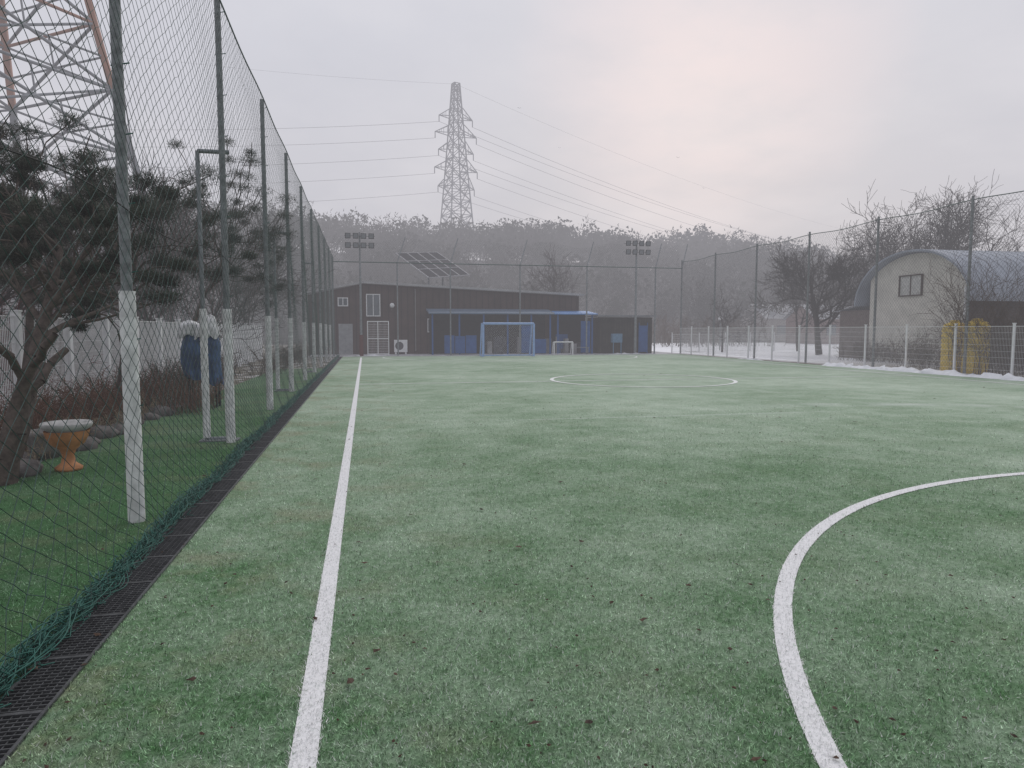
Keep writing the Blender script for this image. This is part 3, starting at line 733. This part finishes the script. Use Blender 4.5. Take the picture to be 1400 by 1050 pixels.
# covered pile: folded tarp hung over a frame, white sheet bundled on top
def drape(name,c,w,dp,h0,h1,m,seed,bulge=0.0,fold=.10):
    r=random.Random(seed);V=[];F=[];n=48;rings=14
    for k in range(rings):
        f=k/(rings-1); z=h0+(h1-h0)*f
        s=(.86+bulge*math.sin(f*math.pi)) if f<.7 else (.86+bulge*math.sin(.7*math.pi))*math.sqrt(max(.002,1-((f-.7)/.3)**2))
        for i in range(n):
            a=2*math.pi*i/n; q=(abs(math.cos(a))**2.6+abs(math.sin(a))**2.6)**(-1/2.6)
            fo=1+fold*(math.sin(a*7+seed+f*1.5)+.6*math.sin(a*13+seed*2-f*2))*(1-.6*f)+.02*r.uniform(-1,1)
            V.append((c[0]+.04*math.sin(f*4+seed)+w/2*q*s*fo*math.cos(a),c[1]+dp/2*q*s*fo*math.sin(a),z+.05*math.sin(a*3+seed)*(1 if k in(0,) else .4)))
    for k in range(rings-1):
        for i in range(n): j=(i+1)%n; F.append((k*n+i,k*n+j,(k+1)*n+j,(k+1)*n+i))
    return mesh_py(name,V,F,m,smooth=True)
M_tarp=mat('blue_tarp',(.030,.065,.15),.5,.5,5,bump=.6,col2=(.06,.13,.27))
M_sheet=mat('white_sheet',(.62,.63,.64),.6,.3,6,bump=.6)
px0,py0=-3.30,15.4
g_=[drape('tarp',(px0-.10,py0,0),.52,.6,.62,1.60,M_tarp,3,.16),drape('tarp_side',(px0+.22,py0-.05,0),.34,.5,.50,1.50,M_tarp,9,.10),
    drape('sheet',(px0-.24,py0-.08,0),.38,.45,1.46,1.78,M_sheet,5,.12,.05),drape('sheet_b',(px0+.02,py0-.12,0),.32,.40,1.42,1.70,M_sheet,6,.12,.05),drape('sheet_c',(px0+.20,py0-.08,0),.28,.36,1.46,1.90,M_sheet,8,.12,.05),
    tubes('frame_legs',[(px0-.25,py0-.15,0),(px0+.28,py0-.15,0),(px0-.25,py0+.15,0),(px0+.28,py0+.15,0)],[(px0-.22,py0-.15,1.0),(px0+.25,py0-.15,1.0),(px0-.22,py0+.15,1.0),(px0+.25,py0+.15,1.0)],.025,.025,M_dark,8),
    boxes('shelf',[(px0-.27,px0+.30,py0-.2,py0+.2,.60,.63)],M_dark)]
group('tarp_covered_pile',g_)
thicket('thicket',-3.75,-3.0,13.9,15.9,.7,110,44,M_redtwig,.006,.5)

# ------------------------------------------------------------ hill + forest
kx=[-400,-120,-40,-9.7,0,18.7,41.7,62.5,73.4,84.6,94,104,120,168,300,600]
kz=[20,24,27,26.9,25,24.7,25.4,22.8,25.3,24.2,22.2,20.3,19,17,16,16]
def hillz(X,Y):
    R=np.interp(X,kx,kz)-8.6
    f=np.clip((Y-82)/68,0,1); f=f*f*(3-2*f)
    b=np.clip((Y-170)/120,0,1)
    return R*f*(1-.5*b)+.5*np.sin(X*.11)*np.sin(Y*.09)*f
gx=np.arange(-400,601,8.0);gy=np.arange(80,330,5.0)
GX,GY=np.meshgrid(gx,gy,indexing='ij'); GZ=hillz(GX,GY)-.03
V=np.stack([GX,GY,GZ],-1).reshape(-1,3); ny=len(gy)
I,J=np.meshgrid(np.arange(len(gx)-1),np.arange(ny-1),indexing='ij'); q=(I*ny+J).ravel()
mesh_np('hill',V,np.stack([q,q+ny,q+ny+1,q+1],1),mat('hill_floor',(.035,.032,.029),.95,.3,.3,spec=.02),smooth=True)
nt_=2500
tx=rng.uniform(-110,230,nt_); ty=84+rng.random(nt_)**.85*78; tz=hillz(tx,ty)
th_=rng.uniform(4.5,9,nt_); th_[ty>138]=rng.uniform(6.0,10.0,(ty>138).sum()); pinef=(rng.random(nt_)<.34)|((tx<-6)&(ty>125)&(rng.random(nt_)<.6))|((tx>36)&(tx<58)&(ty>120)&(rng.random(nt_)<.4))|((tx>66)&(tx<90)&(ty>120)&(rng.random(nt_)<.5))
per=160
idx=np.repeat(np.arange(nt_),per); m_=len(idx)
u=rng.normal(0,1,(m_,3));u/=np.linalg.norm(u,axis=1,keepdims=True);rad=rng.random((m_,1))**.42
off=u*rad; wsc=rng.uniform(.27,.40,nt_); wv=(th_*wsc)[idx,None]; hv=(th_*.40)[idx]
px_=tx[idx]+off[:,0]*wv[:,0]; py_=ty[idx]+off[:,1]*wv[:,0]; pz_=tz[idx]+th_[idx]*.56+off[:,2]*hv
isp=pinef[idx]
P=np.stack([px_,py_,pz_],1)
dr=np.where(isp[:,None],rng.normal(0,1,(m_,3)),np.stack([off[:,0],off[:,1],.55+.5*off[:,2]],1)+rng.normal(0,.5,(m_,3)))
dr/=np.linalg.norm(dr,axis=1,keepdims=True)
sd=np.cross(dr,rng.normal(0,1,(m_,3)));sd/=np.linalg.norm(sd,axis=1,keepdims=True)
ln=np.where(isp,rng.uniform(.4,.9,m_),rng.uniform(.35,.95,m_))[:,None]; wd=np.where(isp,rng.uniform(.2,.42,m_),rng.uniform(.06,.16,m_))[:,None]
V=np.stack([P-sd*wd,P+sd*wd,P+dr*ln],1)
base=np.where(isp[:,None],np.array([[.42,.55,.40]]),np.array([[.80,.72,.66]]))
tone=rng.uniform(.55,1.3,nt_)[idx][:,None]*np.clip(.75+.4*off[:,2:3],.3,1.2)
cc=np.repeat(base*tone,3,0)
M_for=mat('winter_forest',(.040,.037,.034),.95,.3,.2,vcol=True,spec=.02)
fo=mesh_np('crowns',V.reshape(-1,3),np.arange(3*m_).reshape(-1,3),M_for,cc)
tk=tubes('trunks',np.stack([tx,ty,tz-.3],1),np.stack([tx+rng.normal(0,.4,nt_),ty,tz+th_*.75],1),.13,.04,mat('forest_trunks',(.04,.036,.034),.9,spec=.05),4)
group('distant_forest',[fo,tk])
thicket('thicket',-4,40,60,78,3.0,700,60,M_vine,.03,.3)
thicket('thicket',40,110,92,96,2.6,500,61,M_vine,.03,.3)

# ------------------------------------------------------------ world, sun, camera
w=bpy.data.worlds.new('World'); S.world=w; w.use_nodes=True; t=w.node_tree; t.nodes.clear()
az,el=math.radians(27),math.radians(20)
sky=N(t,'ShaderNodeTexSky',sky_type='NISHITA'); sky.sun_disc=False; sky.sun_elevation=el; sky.sun_rotation=az; sky.air_density=1.5; sky.dust_density=5
b1=N(t,'ShaderNodeBackground'); t.links.new(sky.outputs[0],b1.inputs[0]); b1.inputs[1].default_value=.05
tc=N(t,'ShaderNodeTexCoord'); nv=N(t,'ShaderNodeVectorMath',operation='NORMALIZE'); t.links.new(tc.outputs['Generated'],nv.inputs[0])
sx=N(t,'ShaderNodeSeparateXYZ'); t.links.new(nv.outputs[0],sx.inputs[0])
c=mixc(t,maprange(t,sx.outputs[2],.05,.40),(.58,.57,.615),(.665,.67,.735))
zc=math_(t,'MAXIMUM',sx.outputs[2],.0); zc=math_(t,'ADD',zc,.22)
cb=N(t,'ShaderNodeCombineXYZ'); t.links.new(math_(t,'DIVIDE',sx.outputs[0],zc),cb.inputs[0]); t.links.new(math_(t,'DIVIDE',sx.outputs[1],zc),cb.inputs[1])
n1=noise(t,cb.outputs[0],1.3,5,.5); n2=noise(t,cb.outputs[0],3.2,5,.55)
c=mixc(t,math_(t,'MULTIPLY',maprange(t,n1,.45,.70),.40),c,(.79,.77,.81))
c=mixc(t,math_(t,'MULTIPLY',maprange(t,n2,.55,.30),.20),c,(.54,.55,.62))
dp=N(t,'ShaderNodeVectorMath',operation='DOT_PRODUCT'); t.links.new(nv.outputs[0],dp.inputs[0])
dp.inputs[1].default_value=(math.cos(el)*math.sin(az),math.cos(el)*math.cos(az),math.sin(el))
gl=maprange(t,dp.outputs['Value'],.97,1.0); gl=math_(t,'MULTIPLY',gl,maprange(t,n2,.35,.6,.25,.55))
c=mixc(t,gl,c,(.86,.735,.755))
b2=N(t,'ShaderNodeBackground'); t.links.new(c,b2.inputs[0]); b2.inputs[1].default_value=1.0
mx=N(t,'ShaderNodeMixShader'); mx.inputs[0].default_value=.97; t.links.new(b1.outputs[0],mx.inputs[1]); t.links.new(b2.outputs[0],mx.inputs[2])
o=N(t,'ShaderNodeOutputWorld'); t.links.new(mx.outputs[0],o.inputs[0])
sl=bpy.data.lights.new('sun','SUN'); sl.energy=1.15; sl.angle=math.radians(30); sl.color=(1,.96,.92)
so=bpy.data.objects.new('sun',sl); COL.objects.link(so)
dv=Vector((math.cos(el)*math.sin(az),math.cos(el)*math.cos(az),math.sin(el)+.6)); so.rotation_euler=dv.to_track_quat('Z','Y').to_euler()
cam=bpy.data.cameras.new('camera'); co=bpy.data.objects.new('camera',cam); COL.objects.link(co)
cam.sensor_width=36; cam.lens=24.43; cam.clip_end=6000; cam.clip_start=.05
co.location=(0,0,1.6); co.rotation_euler=(math.radians(90-4.45),0,math.radians(-11.9)); S.camera=co
